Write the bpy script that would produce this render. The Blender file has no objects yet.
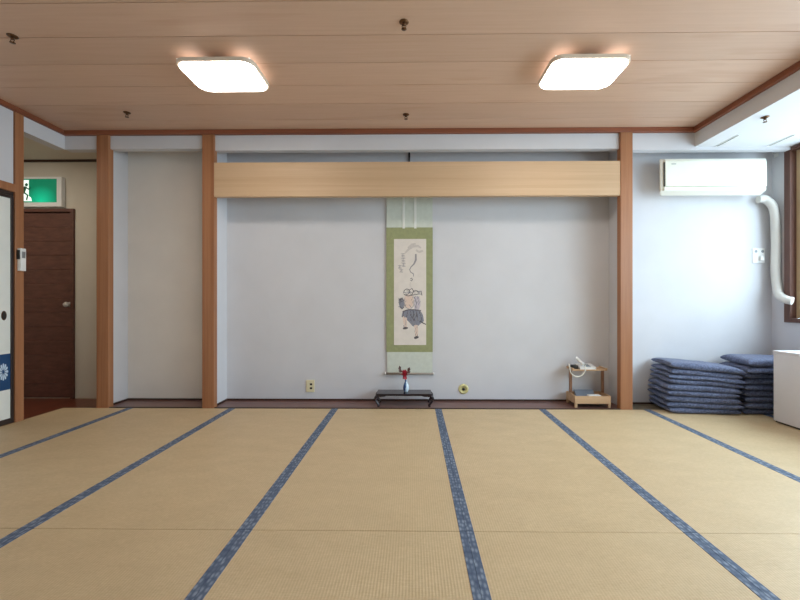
import bpy, bmesh, math, random
from mathutils import Vector, Matrix

random.seed(7)
SC = bpy.context.scene
COL = SC.collection
PI = math.pi

# ------------------------------------------------------------------ camera
F = 392.0                      # focal length in px of an 800 px wide frame
PPX, PPY = 408.7, 302.5
EYE = 0.92
YAW = math.radians(0.70)
CA, SA = math.cos(YAW), math.sin(YAW)


def ax(px, d):
    """world x of a point seen at column px, at depth y = d"""
    t = (px - PPX) / F
    return d * (t * CA - SA) / (CA + t * SA)


def az(py, px, d):
    """world z of a point seen at (px, py), at depth y = d"""
    x = ax(px, d)
    return EYE + (PPY - py) / F * (d * CA - x * SA)


cam_data = bpy.data.cameras.new('camera')
cam = bpy.data.objects.new('camera', cam_data)
COL.objects.link(cam)
cam.location = (0, 0, EYE)
cam.rotation_euler = (PI / 2, 0, YAW)
cam_data.sensor_width = 36
cam_data.lens = F * 36 / 800
cam_data.shift_x = -(PPX - 400) / 800
cam_data.shift_y = (PPY - 300) / 800
cam_data.clip_start = 0.02
SC.camera = cam

# ------------------------------------------------------------------ materials


def lin(c):
    return tuple(((v / 255) / 12.92 if v / 255 <= 0.04045 else ((v / 255 + 0.055) / 1.055) ** 2.4) for v in c) + (1.0,)


class NT:
    def __init__(self, name):
        self.m = bpy.data.materials.new(name)
        self.m.use_nodes = True
        self.t = self.m.node_tree
        self.b = self.t.nodes['Principled BSDF']
        self.out = self.t.nodes['Material Output']

    def n(self, typ, **kw):
        nd = self.t.nodes.new(typ)
        for k, v in kw.items():
            if k.startswith('_'):
                nd.inputs[k[1:].replace('_', ' ')].default_value = v
            else:
                setattr(nd, k, v)
        return nd

    def l(self, a, b):
        self.t.links.new(a, b)

    def coord(self, scale=(1, 1, 1), loc=(0, 0, 0), rot=(0, 0, 0), rnd=False):
        tc = self.n('ShaderNodeTexCoord')
        mp = self.n('ShaderNodeMapping')
        mp.inputs['Scale'].default_value = scale
        mp.inputs['Location'].default_value = loc
        mp.inputs['Rotation'].default_value = rot
        if rnd:
            oi = self.n('ShaderNodeObjectInfo')
            mul = self.n('ShaderNodeMath', operation='MULTIPLY')
            mul.inputs[1].default_value = 37.0
            self.l(oi.outputs['Random'], mul.inputs[0])
            add = self.n('ShaderNodeVectorMath', operation='ADD')
            self.l(tc.outputs['Object'], add.inputs[0])
            self.l(mul.outputs[0], add.inputs[1])
            self.l(add.outputs[0], mp.inputs['Vector'])
        else:
            self.l(tc.outputs['Object'], mp.inputs['Vector'])
        return mp.outputs['Vector']

    def noise(self, vec, scale, detail=4, rough=0.55, dist=0.0):
        nd = self.n('ShaderNodeTexNoise')
        nd.inputs['Scale'].default_value = scale
        nd.inputs['Detail'].default_value = detail
        nd.inputs['Roughness'].default_value = rough
        nd.inputs['Distortion'].default_value = dist
        self.l(vec, nd.inputs['Vector'])
        return nd.outputs['Fac']

    def ramp(self, fac, stops):
        nd = self.n('ShaderNodeValToRGB')
        e = nd.color_ramp.elements
        while len(e) < len(stops):
            e.new(0.5)
        for i, (p, c) in enumerate(stops):
            e[i].position = p
            e[i].color = c
        self.l(fac, nd.inputs['Fac'])
        return nd.outputs['Color']

    def mix(self, fac, a, b, typ='MIX'):
        nd = self.n('ShaderNodeMix', data_type='RGBA', blend_type=typ)
        for s, v in ((nd.inputs[0], fac), (nd.inputs[6], a), (nd.inputs[7], b)):
            if hasattr(v, 'is_output'):
                self.l(v, s)
            else:
                s.default_value = v
        return nd.outputs[2]

    def bump(self, h, strength=0.2, dist=0.002):
        nd = self.n('ShaderNodeBump')
        nd.inputs['Strength'].default_value = strength
        nd.inputs['Distance'].default_value = dist
        self.l(h, nd.inputs['Height'])
        self.l(nd.outputs['Normal'], self.b.inputs['Normal'])

    def base(self, v):
        if hasattr(v, 'is_output'):
            self.l(v, self.b.inputs['Base Color'])
        else:
            self.b.inputs['Base Color'].default_value = v


def plain(name, c, rough=0.5, metal=0.0, var=0.06, scale=8.0, spec=0.5):
    """one colour with a faint mottling"""
    k = NT(name)
    col = lin(c)
    f = k.noise(k.coord(rnd=True), scale, 4)
    lo = tuple(v * (1 - var) for v in col[:3]) + (1,)
    hi = tuple(min(1, v * (1 + var)) for v in col[:3]) + (1,)
    k.base(k.ramp(f, [(0.3, lo), (0.7, hi)]))
    k.b.inputs['Roughness'].default_value = rough
    k.b.inputs['Metallic'].default_value = metal
    k.b.inputs['Specular IOR Level'].default_value = spec
    return k.m


def wood(name, a, b, axis='X', along=0.7, across=16.0, rough=0.45, bump=0.05, spec=0.4):
    k = NT(name)
    sc = [across] * 3
    sc['XYZ'.index(axis)] = along
    v = k.coord(tuple(sc), rnd=True)
    f1 = k.noise(v, 1.0, 6, 0.6, 0.6)
    f2 = k.noise(v, 6.0, 3, 0.6)
    mx = k.n('ShaderNodeMath', operation='MULTIPLY_ADD')
    mx.inputs[1].default_value = 0.35
    k.l(f2, mx.inputs[0])
    k.l(f1, mx.inputs[2])
    k.base(k.ramp(mx.outputs[0], [(0.45, lin(b)), (0.85, lin(a))]))
    k.b.inputs['Roughness'].default_value = rough
    k.b.inputs['Specular IOR Level'].default_value = spec
    k.bump(f2, bump, 0.001)
    return k.m


def plaster(name, c, var=0.03):
    k = NT(name)
    col = lin(c)
    v = k.coord()
    f = k.noise(v, 3.0, 5)
    g = k.noise(v, 220.0, 3)
    lo = tuple(x * (1 - var) for x in col[:3]) + (1,)
    hi = tuple(min(1, x * (1 + var)) for x in col[:3]) + (1,)
    k.base(k.ramp(f, [(0.3, lo), (0.7, hi)]))
    k.b.inputs['Roughness'].default_value = 0.9
    k.b.inputs['Specular IOR Level'].default_value = 0.2
    k.bump(g, 0.15, 0.001)
    return k.m


def emit(name, c, strength):
    k = NT(name)
    k.base(lin(c))
    k.b.inputs['Emission Color'].default_value = lin(c)
    k.b.inputs['Emission Strength'].default_value = strength
    return k.m


M = {}
M['wall'] = plaster('white_plaster', (208, 208, 212))
M['wall_hall'] = plaster('hall_plaster', (208, 200, 186))
M['wall_warm'] = plaster('alcove_plaster', (228, 222, 214))
M['soffit'] = plaster('soffit_white', (214, 214, 216))
M['post'] = wood('post_wood', (170, 118, 82), (144, 94, 62), 'Z', 0.5, 22)
M['post_red'] = wood('trim_wood', (146, 88, 62), (120, 68, 46), 'X', 0.5, 22)
M['post_red_y'] = wood('trim_wood_deep', (146, 88, 62), (120, 68, 46), 'Y', 0.5, 22)
M['beam'] = wood('pale_cypress', (204, 174, 140), (190, 158, 124), 'X', 0.35, 30, 0.5)
M['board'] = wood('alcove_board', (122, 88, 80), (92, 62, 56), 'X', 0.5, 20, 0.32)
M['dark_wood'] = wood('dark_sill_wood', (74, 48, 36), (48, 30, 24), 'X', 0.6, 25)
M['hall_floor'] = wood('hall_floor_wood', (120, 62, 42), (84, 42, 30), 'Y', 0.6, 14, 0.3)
M['recess_floor'] = wood('recess_floor_wood', (120, 108, 86), (96, 84, 66), 'X', 0.6, 14, 0.4)
M['sub_floor'] = wood('sub_floor_wood', (196, 170, 122), (176, 150, 104), 'Y', 0.6, 14, 0.6)
M['win_dark'] = wood('window_frame_wood', (104, 70, 58), (80, 52, 44), 'Z', 0.6, 22)
M['win_light'] = wood('window_sash_wood', (196, 168, 134), (176, 148, 114), 'Z', 0.6, 22)
M['stand'] = wood('stand_wood', (200, 166, 130), (178, 142, 106), 'X', 0.8, 26)
M['stand_dark'] = wood('stand_upright_wood', (140, 102, 76), (116, 80, 58), 'Z', 0.8, 26)
M['lacquer'] = plain('black_lacquer', (38, 30, 36), 0.16, 0, 0.1)
M['frame_black'] = plain('black_frame_lacquer', (50, 40, 38), 0.35, 0, 0.1)
M['paper_white'] = plain('door_paper', (226, 228, 222), 0.8, 0, 0.02)
M['ac'] = plain('cream_plastic', (236, 238, 224), 0.35, 0, 0.015)
M['ac_side'] = plain('aged_cream_plastic', (226, 222, 208), 0.4, 0, 0.02)
M['ac_dark'] = plain('dark_gap_plastic', (70, 74, 72), 0.6)
M['white_pl'] = plain('white_plastic', (232, 232, 230), 0.4, 0, 0.02)
M['pipe'] = plain('pipe_wrap', (218, 216, 210), 0.55, 0, 0.04)
M['dark_hole'] = plain('dark_slot', (42, 38, 34), 0.6)
M['cream_plate'] = plain('cream_outlet_plastic', (222, 212, 176), 0.45, 0, 0.03)
M['brass'] = plain('brass', (212, 204, 146), 0.4, 0.15, 0.08)
M['dark_brass'] = plain('aged_brass', (104, 74, 50), 0.35, 0.8, 0.12)
M['grey_metal'] = plain('grey_metal', (150, 155, 158), 0.4, 0.6)
M['knob'] = plain('satin_steel', (206, 198, 190), 0.3, 0.5)
M['white_box'] = plain('white_painted_board', (222, 222, 227), 0.6, 0, 0.03, 5)
M['box_shadow'] = plain('painted_shadow', (60, 52, 46), 0.7)  # dark colour stands for the shade under the white box
M['lamp_frame'] = emit('lamp_housing_translucent', (206, 192, 174), 0.1)
M['lamp_base'] = plain('lamp_mount_plastic', (140, 116, 98), 0.5)
M['backlit'] = emit('lamp_back_light', (255, 250, 244), 1.3)
M['lamp'] = emit('lamp_diffuser', (255, 246, 234), 22.0)
M['door'] = None
M['glass'] = None


def ceiling_mat(pitch, y0):
    k = NT('ceiling_boards')
    tc = k.n('ShaderNodeTexCoord')
    sep = k.n('ShaderNodeSeparateXYZ')
    k.l(tc.outputs['Object'], sep.inputs[0])
    a = k.n('ShaderNodeMath', operation='SUBTRACT'); a.inputs[1].default_value = y0
    k.l(sep.outputs['Y'], a.inputs[0])
    d = k.n('ShaderNodeMath', operation='DIVIDE'); d.inputs[1].default_value = pitch
    k.l(a.outputs[0], d.inputs[0])
    fl = k.n('ShaderNodeMath', operation='FLOOR'); k.l(d.outputs[0], fl.inputs[0])
    fr = k.n('ShaderNodeMath', operation='FRACT'); k.l(d.outputs[0], fr.inputs[0])
    # each board samples its own stretch of grain
    m7 = k.n('ShaderNodeMath', operation='MULTIPLY'); m7.inputs[1].default_value = 7.37
    k.l(fl.outputs[0], m7.inputs[0])
    xs = k.n('ShaderNodeMath', operation='ADD'); k.l(sep.outputs['X'], xs.inputs[0]); k.l(m7.outputs[0], xs.inputs[1])
    cb = k.n('ShaderNodeCombineXYZ')
    k.l(xs.outputs[0], cb.inputs['X']); k.l(sep.outputs['Y'], cb.inputs['Y']); k.l(m7.outputs[0], cb.inputs['Z'])
    mp = k.n('ShaderNodeMapping'); mp.inputs['Scale'].default_value = (1.1, 9.0, 1.0)
    k.l(cb.outputs[0], mp.inputs['Vector'])
    n1 = k.noise(mp.outputs[0], 1.0, 2, 0.5, 0.3)
    # contour bands of the low noise make the flame figure of sawn cedar
    sn = k.n('ShaderNodeMath', operation='MULTIPLY'); sn.inputs[1].default_value = 11.4
    k.l(n1, sn.inputs[0])
    si = k.n('ShaderNodeMath', operation='SINE'); k.l(sn.outputs[0], si.inputs[0])
    mp2 = k.n('ShaderNodeMapping'); mp2.inputs['Scale'].default_value = (2.2, 60.0, 1.0)
    k.l(cb.outputs[0], mp2.inputs['Vector'])
    n2 = k.noise(mp2.outputs[0], 1.0, 5, 0.6)
    base = k.ramp(n2, [(0.2, lin((208, 173, 148))), (0.8, lin((218, 185, 162)))])
    band = k.ramp(si.outputs[0], [(0.5, lin((255, 255, 255))), (1.0, lin((232, 216, 204)))])
    c = k.mix(0.3, base, band, 'MULTIPLY')
    wn = k.n('ShaderNodeTexWhiteNoise', noise_dimensions='1D'); k.l(fl.outputs[0], wn.inputs['W'])
    tint = k.ramp(wn.outputs['Value'], [(0.0, (0.93, 0.93, 0.93, 1)), (1.0, (1.0, 1.0, 1.0, 1))])
    c = k.mix(1.0, c, tint, 'MULTIPLY')
    k.base(c)
    k.b.inputs['Roughness'].default_value = 0.42
    k.b.inputs['Specular IOR Level'].default_value = 0.35
    return k.m


def door_mat():
    k = NT('hall_door_wood')
    v = k.coord((9, 9, 30))
    f = k.noise(v, 1.0, 6, 0.65, 0.4)
    k.base(k.ramp(f, [(0.3, lin((82, 52, 44))), (0.7, lin((112, 72, 60)))]))
    k.b.inputs['Roughness'].default_value = 0.42
    return k.m


M['door'] = door_mat()


def tatami_mat():
    k = NT('tatami_rush')
    tc = k.n('ShaderNodeTexCoord')
    sep = k.n('ShaderNodeSeparateXYZ'); k.l(tc.outputs['Object'], sep.inputs[0])
    # warp lines along the length, about a centimetre apart
    mu = k.n('ShaderNodeMath', operation='MULTIPLY'); mu.inputs[1].default_value = 2 * PI / 0.0105
    k.l(sep.outputs['X'], mu.inputs[0])
    si = k.n('ShaderNodeMath', operation='SINE'); k.l(mu.outputs[0], si.inputs[0])
    v1 = k.coord((30, 420, 1), rnd=True)
    rush = k.noise(v1, 1.0, 4, 0.7)
    v2 = k.coord((5.0, 9.0, 1), rnd=True)
    blot = k.noise(v2, 1.0, 5, 0.6)
    v3 = k.coord((160, 40, 1), rnd=True)
    fib = k.noise(v3, 1.0, 3, 0.7)
    c = k.ramp(rush, [(0.25, lin((198, 172, 134))), (0.75, lin((222, 199, 161)))])
    t = k.ramp(blot, [(0.3, (0.90, 0.89, 0.87, 1)), (0.7, (1, 1, 1, 1))])
    c = k.mix(1.0, c, t, 'MULTIPLY')
    t2 = k.ramp(fib, [(0.3, (0.90, 0.89, 0.86, 1)), (0.7, (1, 1, 1, 1))])
    c = k.mix(1.0, c, t2, 'MULTIPLY')
    s2 = k.ramp(si.outputs[0], [(0.0, (0.86, 0.85, 0.82, 1)), (0.6, (1, 1, 1, 1))])
    c = k.mix(0.6, c, s2, 'MULTIPLY')
    k.base(c)
    k.b.inputs['Roughness'].default_value = 0.5
    k.b.inputs['Specular IOR Level'].default_value = 0.5
    k.bump(si.outputs[0], 0.25, 0.0006)
    return k.m


M['tatami'] = tatami_mat()


def border_mat():
    k = NT('tatami_border_cloth')
    v = k.coord((1 / 0.014, 1 / 0.030, 0.0), rot=(0, 0, 0))
    vo = k.n('ShaderNodeTexVoronoi', feature='F1')
    vo.inputs['Scale'].default_value = 1.0
    vo.inputs['Randomness'].default_value = 0.55
    k.l(v, vo.inputs['Vector'])
    v2 = k.coord((260, 260, 1))
    nz = k.noise(v2, 1.0, 3)
    c = k.ramp(vo.outputs['Distance'], [(0.15, lin((140, 152, 168))), (0.5, lin((88, 103, 126))), (0.85, lin((60, 76, 104)))])
    t = k.ramp(nz, [(0.3, (0.8, 0.8, 0.82, 1)), (0.7, (1, 1, 1, 1))])
    k.base(k.mix(1.0, c, t, 'MULTIPLY'))
    k.b.inputs['Roughness'].default_value = 0.7
    return k.m


M['border'] = border_mat()


def cushion_mat(name, a, b):
    k = NT(name)
    v = k.coord((1, 1, 1), rnd=True)
    f = k.noise(v, 70.0, 3, 0.7)
    g = k.noise(v, 9.0, 3)
    c = k.ramp(f, [(0.38, lin(a)), (0.66, lin(b))])
    t = k.ramp(g, [(0.3, (0.8, 0.8, 0.84, 1)), (0.7, (1, 1, 1, 1))])
    k.base(k.mix(1.0, c, t, 'MULTIPLY'))
    k.b.inputs['Roughness'].default_value = 0.75
    k.b.inputs['Sheen Weight'].default_value = 0.15
    k.bump(f, 0.3, 0.002)
    return k.m


M['cushion'] = cushion_mat('indigo_cotton', (62, 70, 98), (110, 120, 150))


def glass_mat():
    k = NT('window_glass')
    tr = k.n('ShaderNodeBsdfTransparent')
    gl = k.n('ShaderNodeBsdfGlossy'); gl.inputs['Roughness'].default_value = 0.02
    fr = k.n('ShaderNodeFresnel'); fr.inputs['IOR'].default_value = 1.45
    mx = k.n('ShaderNodeMixShader')
    # light leaving the pane is not mirrored a second time
    ge = k.n('ShaderNodeNewGeometry')
    inv = k.n('ShaderNodeMath', operation='SUBTRACT'); inv.inputs[0].default_value = 1.0
    k.l(ge.outputs['Backfacing'], inv.inputs[1])
    fm = k.n('ShaderNodeMath', operation='MULTIPLY')
    k.l(fr.outputs[0], fm.inputs[0]); k.l(inv.outputs[0], fm.inputs[1])
    k.l(fm.outputs[0], mx.inputs[0]); k.l(tr.outputs[0], mx.inputs[1]); k.l(gl.outputs[0], mx.inputs[2])
    k.l(mx.outputs[0], k.out.inputs['Surface'])
    return k.m


M['glass'] = glass_mat()

# ------------------------------------------------------------------ mesh helpers


def box(bm, x0, x1, y0, y1, z0, z1, bev=0.0, seg=2, mi=0):
    vs = [bm.verts.new((x, y, z)) for x in (x0, x1) for y in (y0, y1) for z in (z0, z1)]
    q = [(0, 1, 3, 2), (4, 6, 7, 5), (0, 4, 5, 1), (2, 3, 7, 6), (0, 2, 6, 4), (1, 5, 7, 3)]
    fs = [bm.faces.new([vs[i] for i in f]) for f in q]
    for f in fs:
        f.material_index = mi
    if bev > 0:
        es = list({e for f in fs for e in f.edges})
        r = bmesh.ops.bevel(bm, geom=es, offset=bev, segments=seg, affect='EDGES', profile=0.5)
        for f in r['faces']:
            f.material_index = mi
    return fs


def tube(bm, pts, r, seg=10, caps=True, mi=0):
    pts = [Vector(p) for p in pts]
    rs = r if isinstance(r, (list, tuple)) else [r] * len(pts)
    rings, prev = [], None
    for i, p in enumerate(pts):
        d = (pts[min(i + 1, len(pts) - 1)] - pts[max(i - 1, 0)]).normalized()
        if prev is None:
            u = d.orthogonal().normalized()
        else:
            u = (prev - d * prev.dot(d)).normalized()
        prev = u
        w = d.cross(u)
        rings.append([bm.verts.new(p + (u * math.cos(a) + w * math.sin(a)) * rs[i])
                      for a in [2 * PI * k / seg for k in range(seg)]])
    for a, b in zip(rings, rings[1:]):
        for k in range(seg):
            f = bm.faces.new((a[k], a[(k + 1) % seg], b[(k + 1) % seg], b[k]))
            f.smooth = True
            f.material_index = mi
    if caps:
        for ring in (list(reversed(rings[0])), rings[-1]):
            f = bm.faces.new(ring)
            f.material_index = mi
    return rings


def lathe(bm, prof, axis='Z', c=(0, 0, 0), seg=20, mi=0, smooth=True):
    """prof: list of (radius, height) along the axis"""
    c = Vector(c)
    rings = []
    for r, h in prof:
        ring = []
        for k in range(seg):
            a = 2 * PI * k / seg
            u, v = r * math.cos(a), r * math.sin(a)
            p = {'Z': (u, v, h), 'Y': (u, h, v), 'X': (h, u, v)}[axis]
            ring.append(bm.verts.new(c + Vector(p)))
        rings.append(ring)
    for a, b in zip(rings, rings[1:]):
        for k in range(seg):
            f = bm.faces.new((a[k], a[(k + 1) % seg], b[(k + 1) % seg], b[k]))
            f.smooth = smooth
            f.material_index = mi
    for ring in (rings[0], rings[-1]):
        if (ring[0].co - ring[seg // 2].co).length > 1e-6:
            f = bm.faces.new(ring)
            f.material_index = mi


def prism(bm, poly, z0, z1, bev=0.0, mi=0, axis='Z'):
    """extrude a 2D outline; axis Z: poly in (x,y); axis Y: poly in (x,z); axis X: poly in (y,z)"""
    def P(p, h):
        return {'Z': (p[0], p[1], h), 'Y': (p[0], h, p[1]), 'X': (h, p[0], p[1])}[axis]
    a = [bm.verts.new(P(p, z0)) for p in poly]
    b = [bm.verts.new(P(p, z1)) for p in poly]
    n = len(poly)
    fs = [bm.faces.new(list(reversed(a))), bm.faces.new(b)]
    caps = list(fs)
    for i in range(n):
        fs.append(bm.faces.new((a[i], a[(i + 1) % n], b[(i + 1) % n], b[i])))
    for f in fs:
        f.material_index = mi
    if bev > 0:
        es = list({e for f in caps for e in f.edges})
        bmesh.ops.bevel(bm, geom=es, offset=bev, segments=2, affect='EDGES', profile=0.5)
    return fs


def rrect(x0, x1, y0, y1, r, n=6):
    out = []
    for cx, cy, a0 in ((x1 - r, y1 - r, 0), (x0 + r, y1 - r, 90), (x0 + r, y0 + r, 180), (x1 - r, y0 + r, 270)):
        for k in range(n + 1):
            a = math.radians(a0 + 90 * k / n)
            out.append((cx + r * math.cos(a), cy + r * math.sin(a)))
    return out


def obj(name, bm, mats, parent=None, loc=(0, 0, 0), kind=None, label=None, cat=None, group=None):
    bmesh.ops.recalc_face_normals(bm, faces=bm.faces[:])
    me = bpy.data.meshes.new(name)
    bm.to_mesh(me)
    bm.free()
    for m in (mats if isinstance(mats, (list, tuple)) else [mats]):
        me.materials.append(m)
    o = bpy.data.objects.new(name, me)
    COL.objects.link(o)
    o.location = loc
    if parent is not None:
        o.parent = parent
    tag(o, label, cat, group, kind)
    return o


def tag(o, label=None, cat=None, group=None, kind=None):
    for k, v in (('label', label), ('category', cat), ('group', group), ('kind', kind)):
        if v:
            o[k] = v


def thing(name, label, cat, loc=(0, 0, 0), rz=0, group=None, kind=None):
    o = bpy.data.objects.new(name, None)
    o.empty_display_size = 0.05
    COL.objects.link(o)
    o.location = loc
    o.rotation_euler = (0, 0, rz)
    tag(o, label, cat, group, kind)
    return o


def nb():
    return bmesh.new()


def bx(*a, **k):
    bm = nb()
    box(bm, *a, **k)
    return bm


def S(name, bm, m, label, cat, **k):
    return obj(name, bm, m, kind='structure', label=label, cat=cat, **k)


# ------------------------------------------------------------------ dimensions
CEIL = 2.422
FRONT = 3.39          # front plane of posts and beam
LEFT = -3.065
RIGHT = 3.27
BACK = 3.69           # back of the display alcove
RBACK = 3.62          # wall behind the cushions
NEAR = -1.9
LINT = 2.23           # underside of the white lintels
HALL = 3.90
P1 = (ax(96.3, FRONT), ax(108.3, FRONT))
P2 = (ax(202, FRONT), ax(213.8, FRONT))
P3 = (ax(620.6, FRONT), ax(632.8, FRONT))
SOF = ax(697, FRONT)
SOFZ = 2.264

# ------------------------------------------------------------------ room shell
# ceiling boards with v-grooves
pitch, yj = 0.2525, 1.946
bm = nb()
ys = []
k = -16
while yj + k * pitch < FRONT + 0.03:
    y = yj + k * pitch
    if y > NEAR:
        ys.append(y)
    k += 1
edges = [NEAR] + ys + [FRONT + 0.03]
prof = []
for i in range(len(edges) - 1):
    a, b = edges[i], edges[i + 1]
    g = 0.0032
    prof += [(a, CEIL + 0.012), (a + g, CEIL), (b - g, CEIL)]
prof.append((edges[-1], CEIL + 0.012))
prev = None
for y, z in prof:
    cur = (bm.verts.new((LEFT - 0.04, y, z)), bm.verts.new((SOF + 0.03, y, z)))
    if prev:
        bm.faces.new((prev[0], prev[1], cur[1], cur[0]))
    prev = cur
box(bm, LEFT - 0.04, SOF + 0.03, NEAR, FRONT + 0.03, CEIL + 0.014, CEIL + 0.1)
S('ceiling', bm, ceiling_mat(pitch, yj), 'wood board ceiling with long cedar grain over the whole room', 'ceiling')
S('ceiling_right', bx(SOF, RIGHT + 0.1, NEAR, FRONT + 0.03, SOFZ, CEIL + 0.1), M['soffit'],
  'white boxed-down ceiling strip along the window side', 'ceiling')
S('ceiling_back', bx(-2.72, RIGHT + 0.1, FRONT + 0.03, RBACK + 0.1, CEIL + 0.01, CEIL + 0.1), M['wall'],
  'white plaster top of the alcoves behind the posts', 'ceiling')

# side walls
bm = nb()
box(bm, LEFT - 0.09, LEFT, NEAR, 2.0, 0, CEIL + 0.05)
box(bm, LEFT - 0.09, LEFT, 2.0, 2.965, 1.826, CEIL + 0.05)
S('wall_left', bm, M['wall'], 'white plaster wall above the paper sliding door at the left edge', 'wall')
bm = nb()
box(bm, LEFT - 0.09, LEFT, 3.036, FRONT + 0.03, 2.265, CEIL)
box(bm, LEFT, P1[0], FRONT + 0.02, FRONT + 0.09, 2.265, CEIL)
S('wall_doorway', bm, M['wall'], 'white lintel above the open corner to the hall', 'wall')
S('wall_front', bx(LEFT - 0.09, RIGHT + 0.1, NEAR - 0.1, NEAR, -0.06, CEIL + 0.1), M['wall'],
  'white wall behind the viewer', 'wall')

WY0, WY1, WZ0, WZ1 = -1.8, 3.478, 0.748, 2.262
bm = nb()
box(bm, RIGHT, RIGHT + 0.1, NEAR, RBACK + 0.1, -0.06, WZ0)
box(bm, RIGHT, RIGHT + 0.1, WY1, RBACK + 0.1, WZ0, CEIL + 0.05)
box(bm, RIGHT, RIGHT + 0.1, NEAR, WY0, WZ0, SOFZ)
S('wall_right', bm, M['wall'], 'white wall around and below the big window at right', 'wall')

# back walls
S('wall_back', bx(-1.78, 1.95, BACK, BACK + 0.08, -0.06, CEIL + 0.01), M['wall'],
  'white wall of the wide display alcove behind the scroll', 'wall')
S('wall_back_left', bx(-2.72, -1.78, BACK, BACK + 0.08, -0.06, CEIL + 0.01), M['wall_warm'],
  'grey-white wall of the narrow empty alcove between two posts', 'wall')
S('wall_back_right', bx(P3[1] - 0.02, RIGHT + 0.1, RBACK, BACK + 0.08, -0.06, CEIL + 0.01), M['wall'],
  'bright white wall behind the air conditioner and cushions', 'wall')
IN1, IN2, IN3 = ax(128, BACK), ax(227, BACK), ax(609, BACK)
S('wall_alcove_left', bx(-2.72, IN1, FRONT + 0.06, BACK, -0.06, CEIL), M['wall'],
  'white return at the left side of the narrow alcove', 'wall')
S('wall_alcove_middle', bx(P2[0] + 0.02, IN2, FRONT + 0.06, BACK, -0.06, CEIL), M['wall'],
  'white return between the two alcoves behind the second post', 'wall')
S('wall_alcove_right', bx(IN3, P3[1] - 0.02, FRONT + 0.06, BACK, -0.06, CEIL), M['wall'],
  'white return at the right side of the display alcove', 'wall')
# white lintels over each bay
for nm, a, b, lz, lb in (('wall_above_alcove', P1[1], P2[0], 2.27, 'white lintel above the narrow alcove at left'),
                     ('wall_above_display', P2[1], P3[0], 2.252, 'long white lintel above the pale wooden beam'),
                     ('wall_above_recess', P3[1], RIGHT, 2.238, 'white lintel above the air conditioner')):
    S(nm, bx(a, b, FRONT + 0.025, FRONT + 0.085, lz, CEIL + 0.01), M['wall'], lb, 'wall')

# entrance hall beyond the open corner
bm = nb()
DX0, DX1, DZ1 = -4.17, ax(75, HALL), az(209, 60, HALL)
HF = -0.045
box(bm, -4.7, DX0, HALL, HALL + 0.08, HF - 0.05, 2.42)
box(bm, DX1, -2.6, HALL, HALL + 0.08, HF - 0.05, 2.42)
box(bm, DX0, DX1, HALL, HALL + 0.08, DZ1, 2.42)
box(bm, DX0, DX1, HALL + 0.06, HALL + 0.08, HF - 0.05, DZ1)
box(bm, DX0, DX1, HALL - 0.0, HALL + 0.06, HF - 0.05, HF + 0.001)
S('wall_hall', bm, M['wall_hall'], 'beige hall wall around the brown door', 'wall')
bm = nb()
box(bm, -4.78, -4.7, 2.3, HALL + 0.08, HF - 0.05, 2.42)
box(bm, -4.78, LEFT - 0.09, 2.22, 2.3, HF - 0.05, 2.42)
S('wall_hall_left', bm, M['wall_hall'], 'beige hall wall out of sight at the left', 'wall')
S('wall_hall_right', bx(-2.72, -2.64, BACK + 0.08, HALL, HF - 0.05, 2.42), M['wall_hall'],
  'beige hall wall behind the first post', 'wall')
HC = az(161, 60, HALL) + 0.01
bm = nb()
box(bm, -4.7, LEFT - 0.09, 2.3, HALL, HC, HC + 0.09)
box(bm, LEFT - 0.09, -2.72, FRONT + 0.09, HALL, HC, HC + 0.09)
S('ceiling_hall', bm, M['wall_hall'], 'grey hall ceiling seen through the doorway', 'ceiling')
S('trim_12', bx(-4.7, -2.72, HALL - 0.015, HALL, HC - 0.022, HC), M['dark_wood'],
  'thin dark strip where hall wall meets ceiling', 'trim')
# floors
bm = nb()
box(bm, LEFT - 0.02, RIGHT, NEAR, FRONT, -0.12, -0.058)
box(bm, LEFT, RIGHT, NEAR, -0.26, -0.058, -0.002)
S('floor', bm, M['sub_floor'], 'plain floor under and behind the tatami mats', 'floor')
bm = nb()
box(bm, -4.7, LEFT - 0.012, 2.3, HALL, -0.12, HF)
box(bm, LEFT - 0.012, -2.72, FRONT + 0.012, HALL, -0.12, HF)
S('floor_hall', bm, M['hall_floor'], 'dark red-brown wooden hall floor in front of the brown door', 'floor')
bm = nb()
box(bm, IN1, P2[0] + 0.02, FRONT + 0.025, BACK, -0.05, -0.003)
box(bm, IN2, IN3, FRONT + 0.025, BACK, -0.05, -0.003)
S('floor_alcove', bm, M['board'], 'purplish brown polished board floor of the alcoves', 'floor')
S('floor_recess', bx(P3[1] - 0.02, RIGHT, FRONT + 0.012, RBACK, -0.12, -0.008), M['recess_floor'],
  'narrow board floor between the mats and the wall under the cushions', 'floor')

# dark sills at the end of the mats, skirtings
bm = nb()
box(bm, P1[1], P2[0], FRONT + 0.006, FRONT + 0.025, -0.05, 0.004)
box(bm, P2[1], P3[0], FRONT + 0.006, FRONT + 0.025, -0.05, 0.004)
S('trim_9', bm, M['dark_wood'], 'dark sill where the mats meet the alcove floors', 'trim')
bm = nb()
box(bm, IN2, IN3, BACK - 0.012, BACK, -0.003, 0.012)
box(bm, IN1, P2[0] + 0.02, BACK - 0.012, BACK, -0.003, 0.012)
box(bm, IN2, IN2 + 0.01, FRONT + 0.06, BACK - 0.012, -0.003, 0.012)
box(bm, IN1, IN1 + 0.01, FRONT + 0.06, BACK - 0.012, -0.003, 0.012)
S('baseboard_back', bm, M['dark_wood'], 'thin dark skirting along the alcove walls', 'baseboard')
S('baseboard_right', bx(P3[1] - 0.02, RIGHT, RBACK - 0.012, RBACK, -0.008, 0.006), M['dark_wood'],
  'thin dark skirting on the wall behind the cushions', 'baseboard')

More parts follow.
